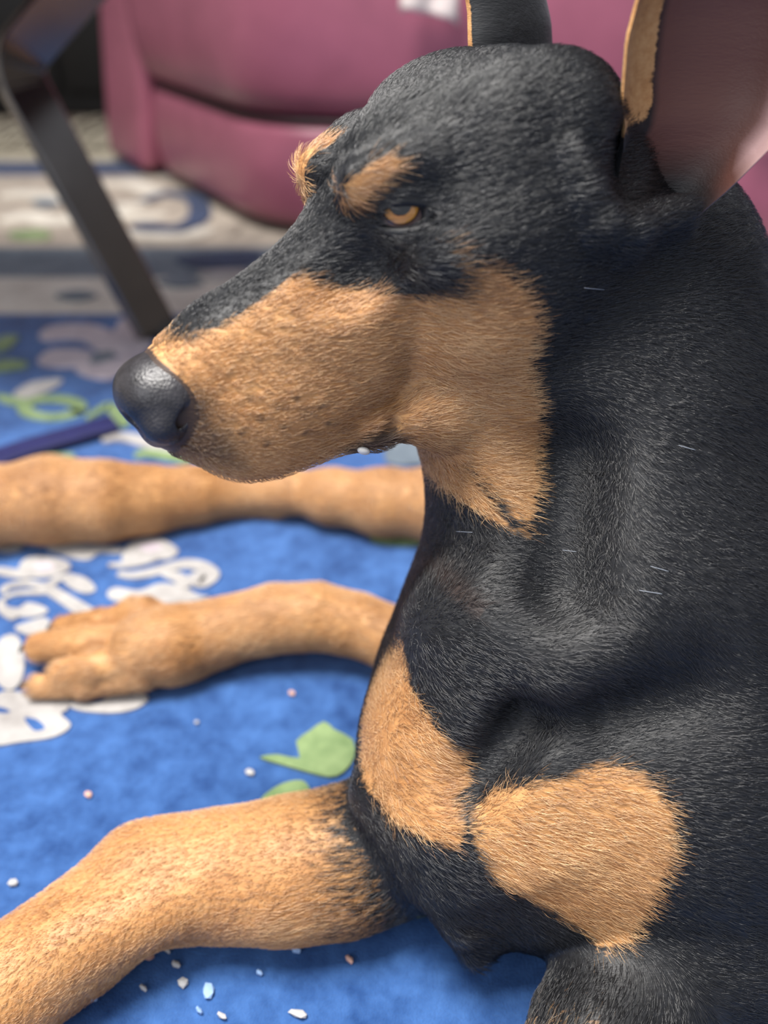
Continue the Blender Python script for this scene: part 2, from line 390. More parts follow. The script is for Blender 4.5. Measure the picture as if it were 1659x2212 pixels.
# --- head (cm in its own frame)
PR.append(loft([(12.0, -2.9, -5.2, 1.2, -4.0), (11.3, -2.3, -5.9, 1.8, -4.3), (10.5, -1.9, -6.7, 2.15, -4.6), (9.5, -1.5, -7.5, 2.4, -5.0), (8, -.85, -8.0, 2.6, -5.2),
    (6, -.45, -8.4, 2.85, -5.2), (4, .2, -8.4, 3.1, -4.8), (2.5, 1.0, -8.0, 3.3, -4), (1, 2.4, -7.2, 3.4, -2.5), (0, 3.3, -6.9, 3.65, -1.5), (-2, 4.25, -6.8, 4.7, -1),
    (-4.4, 4.75, -7, 5.4, -.5), (-7, 4.95, -7, 5.4, 0), (-9, 4.4, -6.5, 4.8, 0), (-11, 3.3, -5, 4.0, 0), (-12.8, 1.5, -2, 2, 0)], 2.35, .01))
for s in (1, -1):
    PR += [hell((-3, 4.0*s, -1.0), (3.4, 1.5, 1.5), 1.2), hell((-3.4, 3.3*s, -4.8), (3.2, 2.2, 3.2), 1.4), hell((6.8, 1.9*s, -6.0), (3.3, 1.15, 2.2), 1.0),
           hrc((1.1, 2.0*s, 2.2), (-1.2, 3.1*s, 2.7), .85, .8, 1.0), hell((-6.2, 3.4*s, 2.6), (3.6, 1.6, 2.2), 1.4),
           hrc((8, 1.0*s, -7.2), (3, 2.3*s, -7.7), .8, .85, .5), hrc((3, 2.3*s, -7.7), (0, 2.6*s, -8.0), .85, 1.1, .6), hrc((0, 2.6*s, -8.0), (-3.2, 3.0*s, -7.2), 1.1, 1.6, 1.2),
           hrc((-7.2, 3.8*s, 0.3), (-7.5, 3.7*s, 2.2), 1.9, 1.7, 1.4)]
    PR += [hrc(a_, b_, .34, .34, .5) for a_, b_ in zip([(-5.9, 5.7*s, 1.6), (-6.2, 6.0*s, .2), (-6.7, 6.3*s, -1.0), (-8.3, 6.5*s, -1.8)], [(-6.2, 6.0*s, .2), (-6.7, 6.3*s, -1.0), (-8.3, 6.5*s, -1.8), (-11.2, 6.4*s, -2.0)])]
    PR.append(hell((-9.6, 6.2*s, .4), (2.6, 2.0, 2.0), .4, op='sub'))
    ec = np.array([-.35, 2.35*s, .75]); od = np.array([.34, .93*s, .1]); od /= np.linalg.norm(od)
    el = np.array([-.89, .44*s, -.10]); el -= od*(el@od); el /= np.linalg.norm(el); ev = np.cross(od, el)
    PR.append(hell((2.9, 2.95*s, -.6), (2.0, .9, 1.3), .9, op='sub'))                       # hollow before the eye
    PR.append(hell(tuple(ec), (1.36, 1.36, 1.36), .5))                                     # lids
    PR.append(hell(tuple(ec+od*1.25-ev*np.sign(ev[2])*.12), (1.42, .43, .75), .18, axes=[el, ev, od], op='sub'))
    PR.append(hrc(tuple(ec+el*-1.5+od*.9), tuple(ec+el*-1.0+od*1.2), .16, .16, .2, op='sub'))
    # mouth slit
    PR.append(hrc((8.5, 2.75*s, -8.0), (4.5, 3.4*s, -8.15), .10, .26, .25, op='sub')); PR.append(hrc((4.5, 3.3*s, -8.2), (2.4, 3.3*s, -7.55), .28, .42, .22, op='sub'))
# --- neck, chest, trunk
def px(x, y, d): return at(x, y, d)
nk = [(hw(-6, 0, -3), .058), (at(1325, 640, .44), .068), (at(1335, 900, .445), .083), (at(1310, 1230, .45), .092), (at(1170, 1500, .455), .083), (at(1140, 1660, .455), .082), (at(1200, 1760, .460), .058)]
for (a, ra), (b, rb) in zip(nk, nk[1:]): PR.append(rc(a, b, ra, rb, .03))
PR += [rc(hw(-3.5, 0, -7), at(1200, 1050, .43), .035, .055, .03),
       ell(at(1260, 1830, .425), (.052, .045, .052), None, .02), ell(at(905, 1620, .430), (.026, .03, .045), None, .02),
       rc(at(975, 1770, .412), at(1022, 2060, .418), .026, .006, .025), rc(at(935, 1800, .41), at(995, 2010, .405), .010, .004, .012), rc(at(800, 1720, .42), at(930, 1850, .42), .010, .012, .015)]
tr = [(at(1330, 1450, .50), .105), (np.array([.20, .50, .125]), .122), (np.array([.29, .66, .115]), .112), (np.array([.36, .82, .10]), .098)]
for (a, ra), (b, rb) in zip(tr, tr[1:]): PR.append(rc(a, b, ra, rb, .04))
PR += [rc(at(1130, 1330, .385), at(1280, 1480, .375), .022, .020, .03), rc(at(985, 1360, .40), at(1060, 1520, .40), .022, .018, .03),
       rc(at(1230, 1000, .365), at(1210, 1250, .36), .012, .012, .03, op='sub'), rc(at(1130, 1560, .372), at(1010, 1700, .372), .010, .008, .02, op='sub'),
       rc(at(1330, 1560, .36), at(1500, 1530, .36), .012, .02, .03, op='sub')]
# shoulder, left foreleg
PR += [rc(at(1520, 1300, .44), at(1480, 1650, .43), .075, .07, .04), rc(at(1480, 1650, .43), at(1560, 2000, .42), .065, .045, .03),
       rc(at(1540, 2010, .42), at(1390, 2140, .40), .042, .034, .02)]
fw_ = atz(1300, 2250, .034)
for a_, b_, r0, r1, t0, t1 in ((at(1390, 2140, .40), fw_, .034, .029, -1.2, .2), (fw_, fw_+[-.06, -.10, -.006], .029, .024, .2, 1.8), (fw_+[-.06, -.10, -.006], fw_+[-.085, -.15, -.010], .024, .023, 1, 1)):
    PR.append(rc(a_, b_, r0, r1, .015, tan=(t0, t1)))
for k in range(4):
    o_ = np.array([.85, -.5, 0])*(k-1.5)*.017; PR.append(rc(fw_+[-.085, -.15, -.012]+o_*.6, fw_+[-.11, -.20+.012*abs(k-1.5), -.019]+o_, .015, .0125, .006, tan=(1, 1)))
def rest(pts, lift=0.0):      # points of a limb lying on the rug: (px, py, half width in px[, lift])
    out = []
    for p in pts:
        z = .03
        for _ in range(12):
            P = atz(p[0], p[1], z); d = (P-CAM)@FW; r = p[2]*.945*d/F; z = r+.0025+lift+(p[3] if len(p) > 3 else 0)
        out.append((P, r))
    return out
def limb(pts, tans, k=.02):
    for i in range(len(pts)-1):
        (a, ra), (b, rb) = pts[i], pts[i+1]; PR.append(rc(a, b, ra, rb, k, tan=(tans[i], tans[i+1])))
fr_ = rest([(870, 1830, 120), (740, 1858, 140), (600, 1880, 134), (450, 1890, 118), (315, 1905, 112), (165, 2028, 106), (40, 2115, 104), (-140, 2240, 110), (-300, 2330, 105)])
limb([(at(1000, 1700, .47), .05)]+fr_, [0, 0, .5, 1, 1, 1, 1, 1, 1, 1], .02)
PR.append(rc(fr_[3][0]+np.array([0, -.012, .01]), fr_[5][0]+np.array([.0, -.012, .012]), .018, .018, .008, tan=(1, 1)))
pe, pd = fr_[-1][0], fr_[-1][0]-fr_[-2][0]; pd[2] = 0; pd /= np.linalg.norm(pd); pn = np.array([-pd[1], pd[0], 0])
for k in range(4):
    o_ = pn*(k-1.5)*.017; PR.append(rc(pe+o_*.6+[0, 0, -.004], pe+pd*(.055-.010*abs(k-1.5))+o_+[0, 0, -.010], .016, .0135, .006, tan=(1, 1)))
# far hind leg
h1 = rest([(-170, 1100, 70), (-40, 1095, 82), (110, 1080, 88), (230, 1082, 80), (330, 1078, 64), (430, 1068, 54), (520, 1060, 45), (610, 1058, 42, .005), (720, 1072, 52, .004), (830, 1085, 66), (960, 1090, 78), (1120, 1110, 95)])
limb(h1, [1]*12)
PR.append(rc(rest([(540, 1085, 18)])[0][0], rest([(600, 1090, 18)])[0][0], .012, .012, .006, tan=(1, 1)))
limb([h1[-1], (np.array([.24, .72, .09]), .085)], [1, 0], .03)
for i, (y0, y1) in enumerate(((1035, 1040), (1075, 1078), (1110, 1112))):
    t = rest([(60, y0, 34), (-60, y1, 36), (-150, y1+10, 30)]); limb(t, [1, 1, 1], .006)
# near hind leg
h2 = rest([(315, 1398, 76), (370, 1395, 72), (430, 1380, 62), (510, 1355, 58, .008), (600, 1335, 62, .012), (690, 1332, 60, .014), (780, 1352, 55, .012), (860, 1385, 54, .008), (960, 1420, 62)])
limb(h2, [1]*9); limb([h2[-1], (np.array([.20, .56, .07]), .06)], [1, 0], .02)
TOES = []
for t in ([(310, 1332, 40, .014), (215, 1346, 29, .012), (135, 1354, 25, .004)], [(300, 1382, 38, .014), (175, 1388, 34, .013), (85, 1398, 33, .006)],
          [(300, 1425, 38, .012), (205, 1440, 34, .011), (138, 1456, 34, .005)], [(310, 1455, 38, .002), (190, 1482, 25, .001), (85, 1482, 26)]):
    q = rest(t); TOES.append(q); limb(q, [1]*3, .0045)
for t in ([(150, 1371, 8, .034), (270, 1360, 8, .05)], [(150, 1424, 8, .034), (290, 1405, 8, .05)], [(130, 1482, 8, .02), (270, 1466, 8, .034)]):
    q = rest(t); PR.append(rc(q[0][0], q[1][0], .0030, .0025, .006, op='sub'))
PR.append(rc(rest([(292, 1322, 26, .022)])[0][0], rest([(420, 1350, 40, .01)])[0][0], .009, .010, .01, tan=(1, 1)))

# lie of the coat: backward on the head, down the neck, outward over the chest, down the limbs
HB = RH@np.array([-1, 0, -.12])
for i, p_ in enumerate(PR):
    if p_.r < .17 and np.abs(hl(p_.c[None])[0]).max() < 13: p_.dir = HB
    elif p_.tan[1] > 0 and p_.ax: p_.dir = p_.ax[1]/np.linalg.norm(p_.ax[1])*(1 if p_.c[1] < .42 else -1)
    elif p_.c[2] < .20: p_.dir = np.array([.8, .35, -.35])
    else: p_.dir = np.array([.35, .0, -.9])

# ------------------------------------------------------------------ field evaluation and meshing
def field_cells(P, prims, cell=.035, band=.03, colour=False):
    dirs = np.zeros((len(P), 3)) if colour else None
    out = np.full(len(P), 1.0); num = np.zeros(len(P)); den = np.full(len(P), 1e-12)
    key = np.floor(P/cell).astype(np.int64); kk = (key[:, 0]+500)*4000000+(key[:, 1]+500)*2000+(key[:, 2]+500)
    o = np.argsort(kk, kind='stable'); ks = kk[o]; st = np.flatnonzero(np.r_[True, ks[1:] != ks[:-1]]); en = np.r_[st[1:], len(o)]
    cc = np.array([p.c for p in prims]); rr = np.array([p.r for p in prims])+np.array([p.k for p in prims])+band+cell*.87
    for a, b in zip(st, en):
        idx = o[a:b]; c = (key[idx[0]]+.5)*cell; Q = P[idx]; d = np.full(len(idx), .06)
        for j in np.flatnonzero(((cc-c)**2).sum(1) < rr*rr):
            p = prims[j]; e = p.f(Q)
            if p.op == 'add':
                if colour:
                    if p.tan == (0, 0): t = 0.0
                    elif p.ax: t = p.tan[0]+(p.tan[1]-p.tan[0])*np.clip((Q-p.ax[0])@p.ax[1]/p.ax[2], 0, 1)
                    else: t = p.tan[0]
                    w = np.exp(-np.clip(e, -.01, .1)/.006); num[idx] += w*t; den[idx] += w
                    if p.dir is not None: dirs[idx] += w[:, None]*p.dir
                h = np.maximum(p.k-np.abs(d-e), 0)/p.k; d = np.minimum(d, e)-h*h*p.k*.25
            else:
                h = np.maximum(p.k-np.abs(d+e), 0)/p.k; d = np.maximum(d, -e)+h*h*p.k*.25
        out[idx] = d
    return (out, num/den, dirs) if colour else out
TET = np.array([[1, -1, -1], [-1, -1, 1], [-1, 1, -1], [1, 1, 1.]])
def project(V, prims, it=2, eps=.0005):
    for _ in range(it):
        d = np.zeros(len(V)); g = np.zeros_like(V)
        for t in TET:
            f = field_cells(V+t*eps, prims); g += f[:, None]*t; d += f
        d /= 4; g /= 4*eps; n2 = (g*g).sum(1)+1e-6
        st = d/n2; s = np.clip(st*np.sqrt(n2), -.004, .004)
        V = V-g/np.sqrt(n2)[:, None]*s[:, None]
    return V
def grid_mesh(prims, lo, hi, h):
    n = np.ceil((hi-lo)/h).astype(int)+1; D = np.full(n, .06, np.float32)
    for p in prims:
        R = p.r+p.k+3*h; i0 = np.maximum(np.floor((p.c-R-lo)/h).astype(int), 0); i1 = np.minimum(np.ceil((p.c+R-lo)/h).astype(int)+1, n)
        if (i1 <= i0).any(): continue
        G = np.stack(np.meshgrid(*[lo[a]+h*np.arange(i0[a], i1[a]) for a in range(3)], indexing='ij'), -1).reshape(-1, 3)
        e = p.f(G).reshape(i1-i0); sl = tuple(slice(a, b) for a, b in zip(i0, i1)); d = D[sl]
        if p.op == 'add':
            q = np.maximum(p.k-np.abs(d-e), 0)/p.k; D[sl] = np.minimum(d, e)-q*q*p.k*.25
        else:
            q = np.maximum(p.k-np.abs(d+e), 0)/p.k; D[sl] = np.maximum(d, -e)+q*q*p.k*.25
    D[0] = D[-1] = .06; D[:, 0] = D[:, -1] = .06; D[:, :, 0] = D[:, :, -1] = .06
    s = D < 0; m = n-1; cnt = np.zeros(m); pos = np.zeros(tuple(m)+(3,))
    cor = [(a, b, c) for a in (0, 1) for b in (0, 1) for c in (0, 1)]
    cut = lambda a: tuple(slice(a[i], a[i]+m[i]) for i in range(3))
    for a in cor:
        for ax in range(3):
            if a[ax]: continue
            b = list(a); b[ax] = 1; da, db = D[cut(a)], D[cut(b)]; cr = (da < 0) != (db < 0)
            t = np.where(cr, da/(da-db+1e-12), 0); cnt += cr
            for i in range(3): pos[..., i] += np.where(cr, a[i]+(t if i == ax else 0), 0)
    act = cnt > 0; ids = np.full(tuple(m), -1); ids[act] = np.arange(act.sum())
    ijk = np.argwhere(act); V = lo+h*(ijk+pos[act]/cnt[act][:, None]); Q = []
    for ax in range(3):
        u, v = (ax+1) % 3, (ax+2) % 3; a = [slice(1, -1)]*3; a[ax] = slice(0, -1); b = list(a); b[ax] = slice(1, None)
        sa, sb = s[tuple(a)], s[tuple(b)]
        for flip, msk in ((0, sa & ~sb), (1, ~sa & sb)):
            e = np.argwhere(msk)
            if not len(e): continue
            for i in range(3):
                if i != ax: e[:, i] += 1
            def c(du, dv):
                w = e.copy(); w[:, u] -= du; w[:, v] -= dv; return ids[w[:, 0], w[:, 1], w[:, 2]]
            q = np.stack([c(1, 1), c(0, 1), c(0, 0), c(1, 0)], 1); Q.append(q[:, ::-1] if flip else q)
    return V, np.vstack(Q)
def subdivide(V, Q, sel):
    A = Q[sel]; E = np.stack([A, np.roll(A, -1, 1)], -1).reshape(-1, 2); Es = np.sort(E, 1)
    u, inv = np.unique(Es[:, 0]*10000000+Es[:, 1], return_inverse=True); e0, e1 = u//10000000, u % 10000000
    n0 = len(V); n1 = n0+len(u); mid = (V[e0]+V[e1])/2; cen = V[A].mean(1)
    em = (inv.reshape(-1, 4))+n0; ci = n1+np.arange(len(A))
    NQ = np.stack([np.stack([A[:, i], em[:, i], ci, em[:, i-1]], 1) for i in range(4)], 1).reshape(-1, 4)
    # rim edges shared with quads that stay coarse keep their straight midpoint
    allE = np.sort(np.stack([Q, np.roll(Q, -1, 1)], -1).reshape(-1, 2), 1); ka = allE[:, 0]*10000000+allE[:, 1]
    tot = np.unique(ka, return_counts=True); tc = tot[1][np.searchsorted(tot[0], u)]; sc = np.bincount(inv.ravel(), minlength=len(u))
    fixed = np.r_[np.zeros(n0, bool), sc < tc, np.zeros(len(A), bool)]
    return np.vstack([V, mid, cen]), np.vstack([Q[~sel], NQ]), fixed
def build(prims, lo, hi, h, levels):
    V, Q = grid_mesh(prims, np.array(lo, float), np.array(hi, float), h); V = project(V, prims, 2); lock = np.zeros(len(V), bool)
    for f in levels:
        cen = V[Q].mean(1); V, Q, fx = subdivide(V, Q, f(cen)); lock = np.r_[lock, np.zeros(len(V)-len(lock), bool)] | fx
        V[~lock] = project(V[~lock], prims, 1)
    return V, Q
def in_head(c, lo=(-13, -7, -11), hi=(13, 7, 7)):
    q = hl(c); return ((q > lo) & (q < hi)).all(1)
everything = lambda c: np.ones(len(c), bool)
seen = lambda c: (c[:, 0] > -.42) & (c[:, 1] < .75)
QUICK = False
V, Q = build(PR, (-.66, -.10, -.02), (.52, .98, .50), .006, [everything, seen, in_head] if not QUICK else [everything])

# ------------------------------------------------------------------ coat colours, in the dog's own coordinates
def trace(x, y, prims, d0=.2, d1=.6):
    r = (x-CX)/F*RT-(y-CY)/F*UP+FW; t = d0
    for _ in range(90):
        d = field_cells((CAM+r*t)[None], prims, band=.1)[0]; t += max(d, .0004)*.7
        if d < .0006 or t > d1: break
    return CAM+r*t
def poly_sd(X, P):
    P = np.array(P, float); d = np.full(len(X), 1e9); ins = np.zeros(len(X), bool)
    for a, b in zip(P, np.roll(P, -1, 0)):
        e = b-a; w = X-a; t = np.clip(w@e/(e@e+1e-12), 0, 1); d = np.minimum(d, ((w-t[:, None]*e)**2).sum(1))
        c1 = X[:, 1] >= a[1]; c2 = X[:, 1] < b[1]; cr = e[0]*w[:, 1]-e[1]*w[:, 0]
        ins ^= (c1 & c2 & (cr > 0)) | (~c1 & ~c2 & (cr < 0))
    return np.where(ins, -1, 1)*np.sqrt(d)
def head_poly(pxs): return [hl(trace(x, y, PR)[None])[0][[0, 2]] for x, y in pxs]
FACE = [(300, 770), (345, 733), (400, 735), (460, 720), (520, 680), (580, 630), (625, 598), (665, 598), (700, 625), (760, 625), (800, 628), (850, 640), (900, 640), (950, 632), (1005, 645), (1015, 605),
        (1050, 570), (1100, 600), (1145, 650), (1165, 700), (1150, 760), (1140, 800), (1160, 860), (1165, 950), (1165, 1040), (1150, 1120), (1110, 1150), (1060, 1080), (1010, 1010)]
face = head_poly(FACE)+[(-1.5, -13.5), (2, -11), (9, -11), (14, -9), (14, -3)]
BROW = head_poly([(722, 430), (745, 400), (795, 352), (835, 336), (865, 350), (850, 375), (820, 402), (790, 435), (765, 450), (735, 446)])
MOTT = head_poly([(935, 512), (985, 512), (1035, 548), (1020, 640), (940, 645), (985, 590)])
LIP = head_poly([(372, 958), (425, 850), (470, 900), (510, 960), (520, 1012), (400, 990)])+[(10.2, -9), (12.5, -7)]
N = len(V); q = hl(V); XZ = q[:, [0, 2]]
_, tan, flow = field_cells(V, PR, colour=True)
near_head = (q[:, 0] > -8) & (q[:, 2] > -19) & (np.abs(q[:, 1]) < 8) & (V[:, 2] > .14)
soft = lambda sd, b: np.clip(.5-sd/(2*b), 0, 1)
ht = np.maximum(soft(poly_sd(XZ, face), .45), np.maximum(soft(poly_sd(XZ, BROW), .22), .5*soft(poly_sd(XZ, MOTT), .5)))
ht = np.maximum(ht, np.where(q[:, 1] < -.15, np.clip((1.0-np.linalg.norm((q-[1.35, -1.75, 2.05])/[1.9, 1.7, 1.7], axis=1))/.2+.5, 0, 1), 0))
top = (XZ[:, 1] > -1.2) & (np.abs(q[:, 1]) < 1.5) & (q[:, 0] < 9.2)        # black bridge of the muzzle
ht = np.where(top, np.minimum(ht, np.clip((q[:, 0]-8.6)/.6, 0, 1)), ht)
tan = np.where(near_head, np.maximum(ht, tan), tan)
lip = np.where(near_head, soft(poly_sd(XZ, LIP), .6)*(q[:, 0] > 5), 0)
LIP_GAP = head_poly([(690, 1012), (730, 975), (790, 940), (845, 925), (868, 942)])+[(2.0, -9.2), (6, -9.6)]  # black lips, with the shade of the mouth gap put into the colour
lip = np.maximum(lip, np.where(near_head & (q[:, 0] > 1.5), 1.15*soft(poly_sd(XZ, LIP_GAP), .25), 0))
ecn = np.array([-.35, 2.35, .75]); qa = q.copy(); qa[:, 1] = np.abs(qa[:, 1]); de = np.linalg.norm(qa-ecn, axis=1)
lip = np.maximum(lip, np.clip((1.33-de)/.1, 0, 1)*.6)
for x_, y_ in ((600, 880), (640, 862), (655, 895), (690, 880), (560, 905), (610, 925), (660, 935), (520, 935), (575, 960), (710, 915), (540, 860), (480, 905)):     # whisker roots
    w0 = hl(trace(x_, y_, PR)[None])[0]; lip = np.maximum(lip, .75*np.clip((.24-np.linalg.norm(qa-w0, axis=1))/.16, 0, 1))
lip = np.maximum(lip, np.where(np.linalg.norm((q-[10.7, 0, -3.95])/[2.15, 2.5, 2.1], axis=1) < 1, 1.2, 0))
# chest patches, in a plane across the chest (u across, v up)
CU = np.array([.83, -.55, 0]); CU /= np.linalg.norm(CU)
def chest_uv(P): return np.stack([P@CU, P[:, 2]], 1)
def chest_poly(pxs): return chest_uv(np.array([trace(x, y, PR) for x, y in pxs]))
RPATCH = [(1022, 1750), (1060, 1720), (1150, 1695), (1290, 1655), (1390, 1675), (1450, 1750), (1455, 1850), (1410, 1950), (1355, 2040), (1290, 2045), (1180, 1965), (1060, 1895), (1030, 1830)]
LPATCH = [(820, 1440), (868, 1390), (885, 1480), (930, 1560), (985, 1620), (1010, 1690), (985, 1720), (1000, 1790), (985, 1835), (920, 1810), (840, 1765), (790, 1700), (778, 1640), (785, 1540)]
front = V[:, 1] < .40
for pp in (RPATCH, LPATCH):
    sd = poly_sd(chest_uv(V), chest_poly(pp)); tan = np.where(front & (V[:, 2] < .22) & (V[:, 0] > -.05), np.maximum(tan, soft(sd, .005)), tan)
pink = np.zeros(N)

# ------------------------------------------------------------------ ears: thick cupped shells joined to the coat mesh
def ear(s):
    base = np.array([-10.9, 6.6*s, -2.4]); ax = np.array([-.04, .10*s, .99]); ax /= np.linalg.norm(ax)
    op = np.array([.36, .92*s, .05]); op -= ax*(op@ax); op /= np.linalg.norm(op); sd = np.cross(ax, op)*s   # sd points backward
    nt, na = 44, 44; vs = []; ta = []; pk = []
    for side in (0, 1):
        for i in range(nt+1):
            t = i/nt; r = np.interp(t, [0, .1, .2, .3, .42, .6, .8, .95, 1], [1.5, 2.4, 3.0, 3.35, 3.4, 2.8, 1.7, .6, .12]); pf = np.interp(t, [0, .1, .2, 1], [120, 100, 74, 66]); pm_ = np.interp(t, [0, .1, .3, .6, 1], [120, 116, 104, 96, 80])
            back = np.interp(t, [0, .25, .5, 1], [.6, -.7, -.9, .2])
            for j in range(na+1):
                u = -1+2*j/na; ph = math.radians(u*(pf if u < 0 else pm_)); th = .30*(1-.5*t)*math.sqrt(max(0, 1-u**6)) if side else 0
                p = base+np.array([back, s*np.interp(t, [0, .2], [-1.7, 0]), 0])+ax*(17.0*t-.5*abs(u)**2*(1-t))+(r+th)*(-math.cos(ph)*op*.75+math.sin(ph)*sd)
                vs.append(hw(*p)); inner = side == 0
                ta.append(float(np.clip((-.30-u)/.10, 0, 1))*float(np.clip((t-.20)/.06, 0, 1)) if inner else float(np.clip((-.90-u)/.05, 0, 1))*float(np.clip((t-.20)/.06, 0, 1)))
                pk.append((float(np.clip((u+.36)/.12, 0, 1))*(.5+.5*float(np.clip((u-.58)/.2, 0, 1)))*float(np.clip((t-.06)/.10, 0, 1)) if inner else float(u > .9)*.6))
    n1 = (nt+1)*(na+1); fs = []
    for side in (0, 1):
        for i in range(nt):
            for j in range(na):
                a = side*n1+i*(na+1)+j; f = (a, a+1, a+na+2, a+na+1); fs.append(f if (side == 0) == (s > 0) else f[::-1])
    return np.array(vs), np.array(fs), ta, pk
for s in (1, -1):
    ev_, ef, ta, pk = ear(s); b = len(V); V = np.vstack([V, ev_]); Q = np.vstack([Q, ef+b])
    tan = np.r_[tan, ta]; pink = np.r_[pink, pk]; lip = np.r_[lip, np.zeros(len(ev_))]

def quad_mesh(name, V, Q, mat, parent, attrs):
    me = bpy.data.meshes.new(name); me.vertices.add(len(V)); me.vertices.foreach_set('co', V.astype(np.float32).ravel())
    me.loops.add(Q.size); me.loops.foreach_set('vertex_index', Q.astype(np.int32).ravel())
    me.polygons.add(len(Q)); me.polygons.foreach_set('loop_start', np.arange(0, Q.size, 4, dtype=np.int32))
    me.update(calc_edges=True); me.polygons.foreach_set('use_smooth', np.ones(len(Q), bool))
    for k, v in attrs.items():
        a = me.attributes.new(k, 'FLOAT', 'POINT'); a.data.foreach_set('value', np.asarray(v, np.float32))
    me.materials.append(mat); me.validate(); o = bpy.data.objects.new(name, me); C.objects.link(o)
    if parent: o.parent = parent; o.matrix_parent_inverse = Matrix.Translation(-parent.location)
    return o
def coat_material():
    m = Mat('short_coat'); A = lambda n: m.n('ShaderNodeAttribute', attribute_name=n).outputs['Fac']
    st = m.noise(1, 4, .6, m.mapping((60, 420, 420), (0, 0, math.radians(-12)))).outputs[0]
    fine = m.noise(1, 2, .5, m.mapping((260, 1500, 1500), (0, 0, math.radians(-12)))).outputs[0]
    big = m.noise(28, 4, .6).outputs[0]
    t = m.math('ADD', A('tan'), m.math('MULTIPLY', m.math('SUBTRACT', st, .5), 1.1)); 
    t = m.math('MULTIPLY', m.math('SUBTRACT', t, .34), 3.2, True)
    v = m.math('ADD', m.math('MULTIPLY', big, .55), m.math('MULTIPLY', st, .45))
    tancol = m.ramp(v, [(.30, srgb(156, 104, 60)), (.5, srgb(194, 142, 88)), (.72, srgb(220, 172, 116))])
    blk = m.ramp(st, [(.3, srgb(12, 12, 14)), (.75, srgb(32, 33, 36))])
    c = m.mix(t, blk, tancol); c = m.mix(m.math('MULTIPLY', A('lip'), .8), c, srgb(46, 34, 30)); pk_ = A('pink'); c = m.mix(m.math('MULTIPLY', pk_, 2.2, True), c, m.ramp(pk_, [(.5, srgb(104, 66, 56)), (1.0, srgb(206, 168, 164))]))  # brown of the ear centre mixes skin colour with painted shade of the cup
    m.set(Base_Color=c, Roughness=.52, Specular_IOR_Level=.45, Sheen_Weight=.12, Sheen_Roughness=.4)
    m.b.inputs['Sheen Tint'].default_value = (.8, .87, 1, 1)
    m.bump(m.math('ADD', m.math('MULTIPLY', st, .6), m.math('MULTIPLY', fine, .4)), .35, .0012); return m.m
M['coat'] = coat_material()
dog = empty('dog', (.1, .4, 0)); tag(dog, 'black and tan dog lying on the blue rug with head raised', 'dog')
body = quad_mesh('body', V, Q, M['coat'], dog, dict(tan=tan, pink=pink, lip=lip))

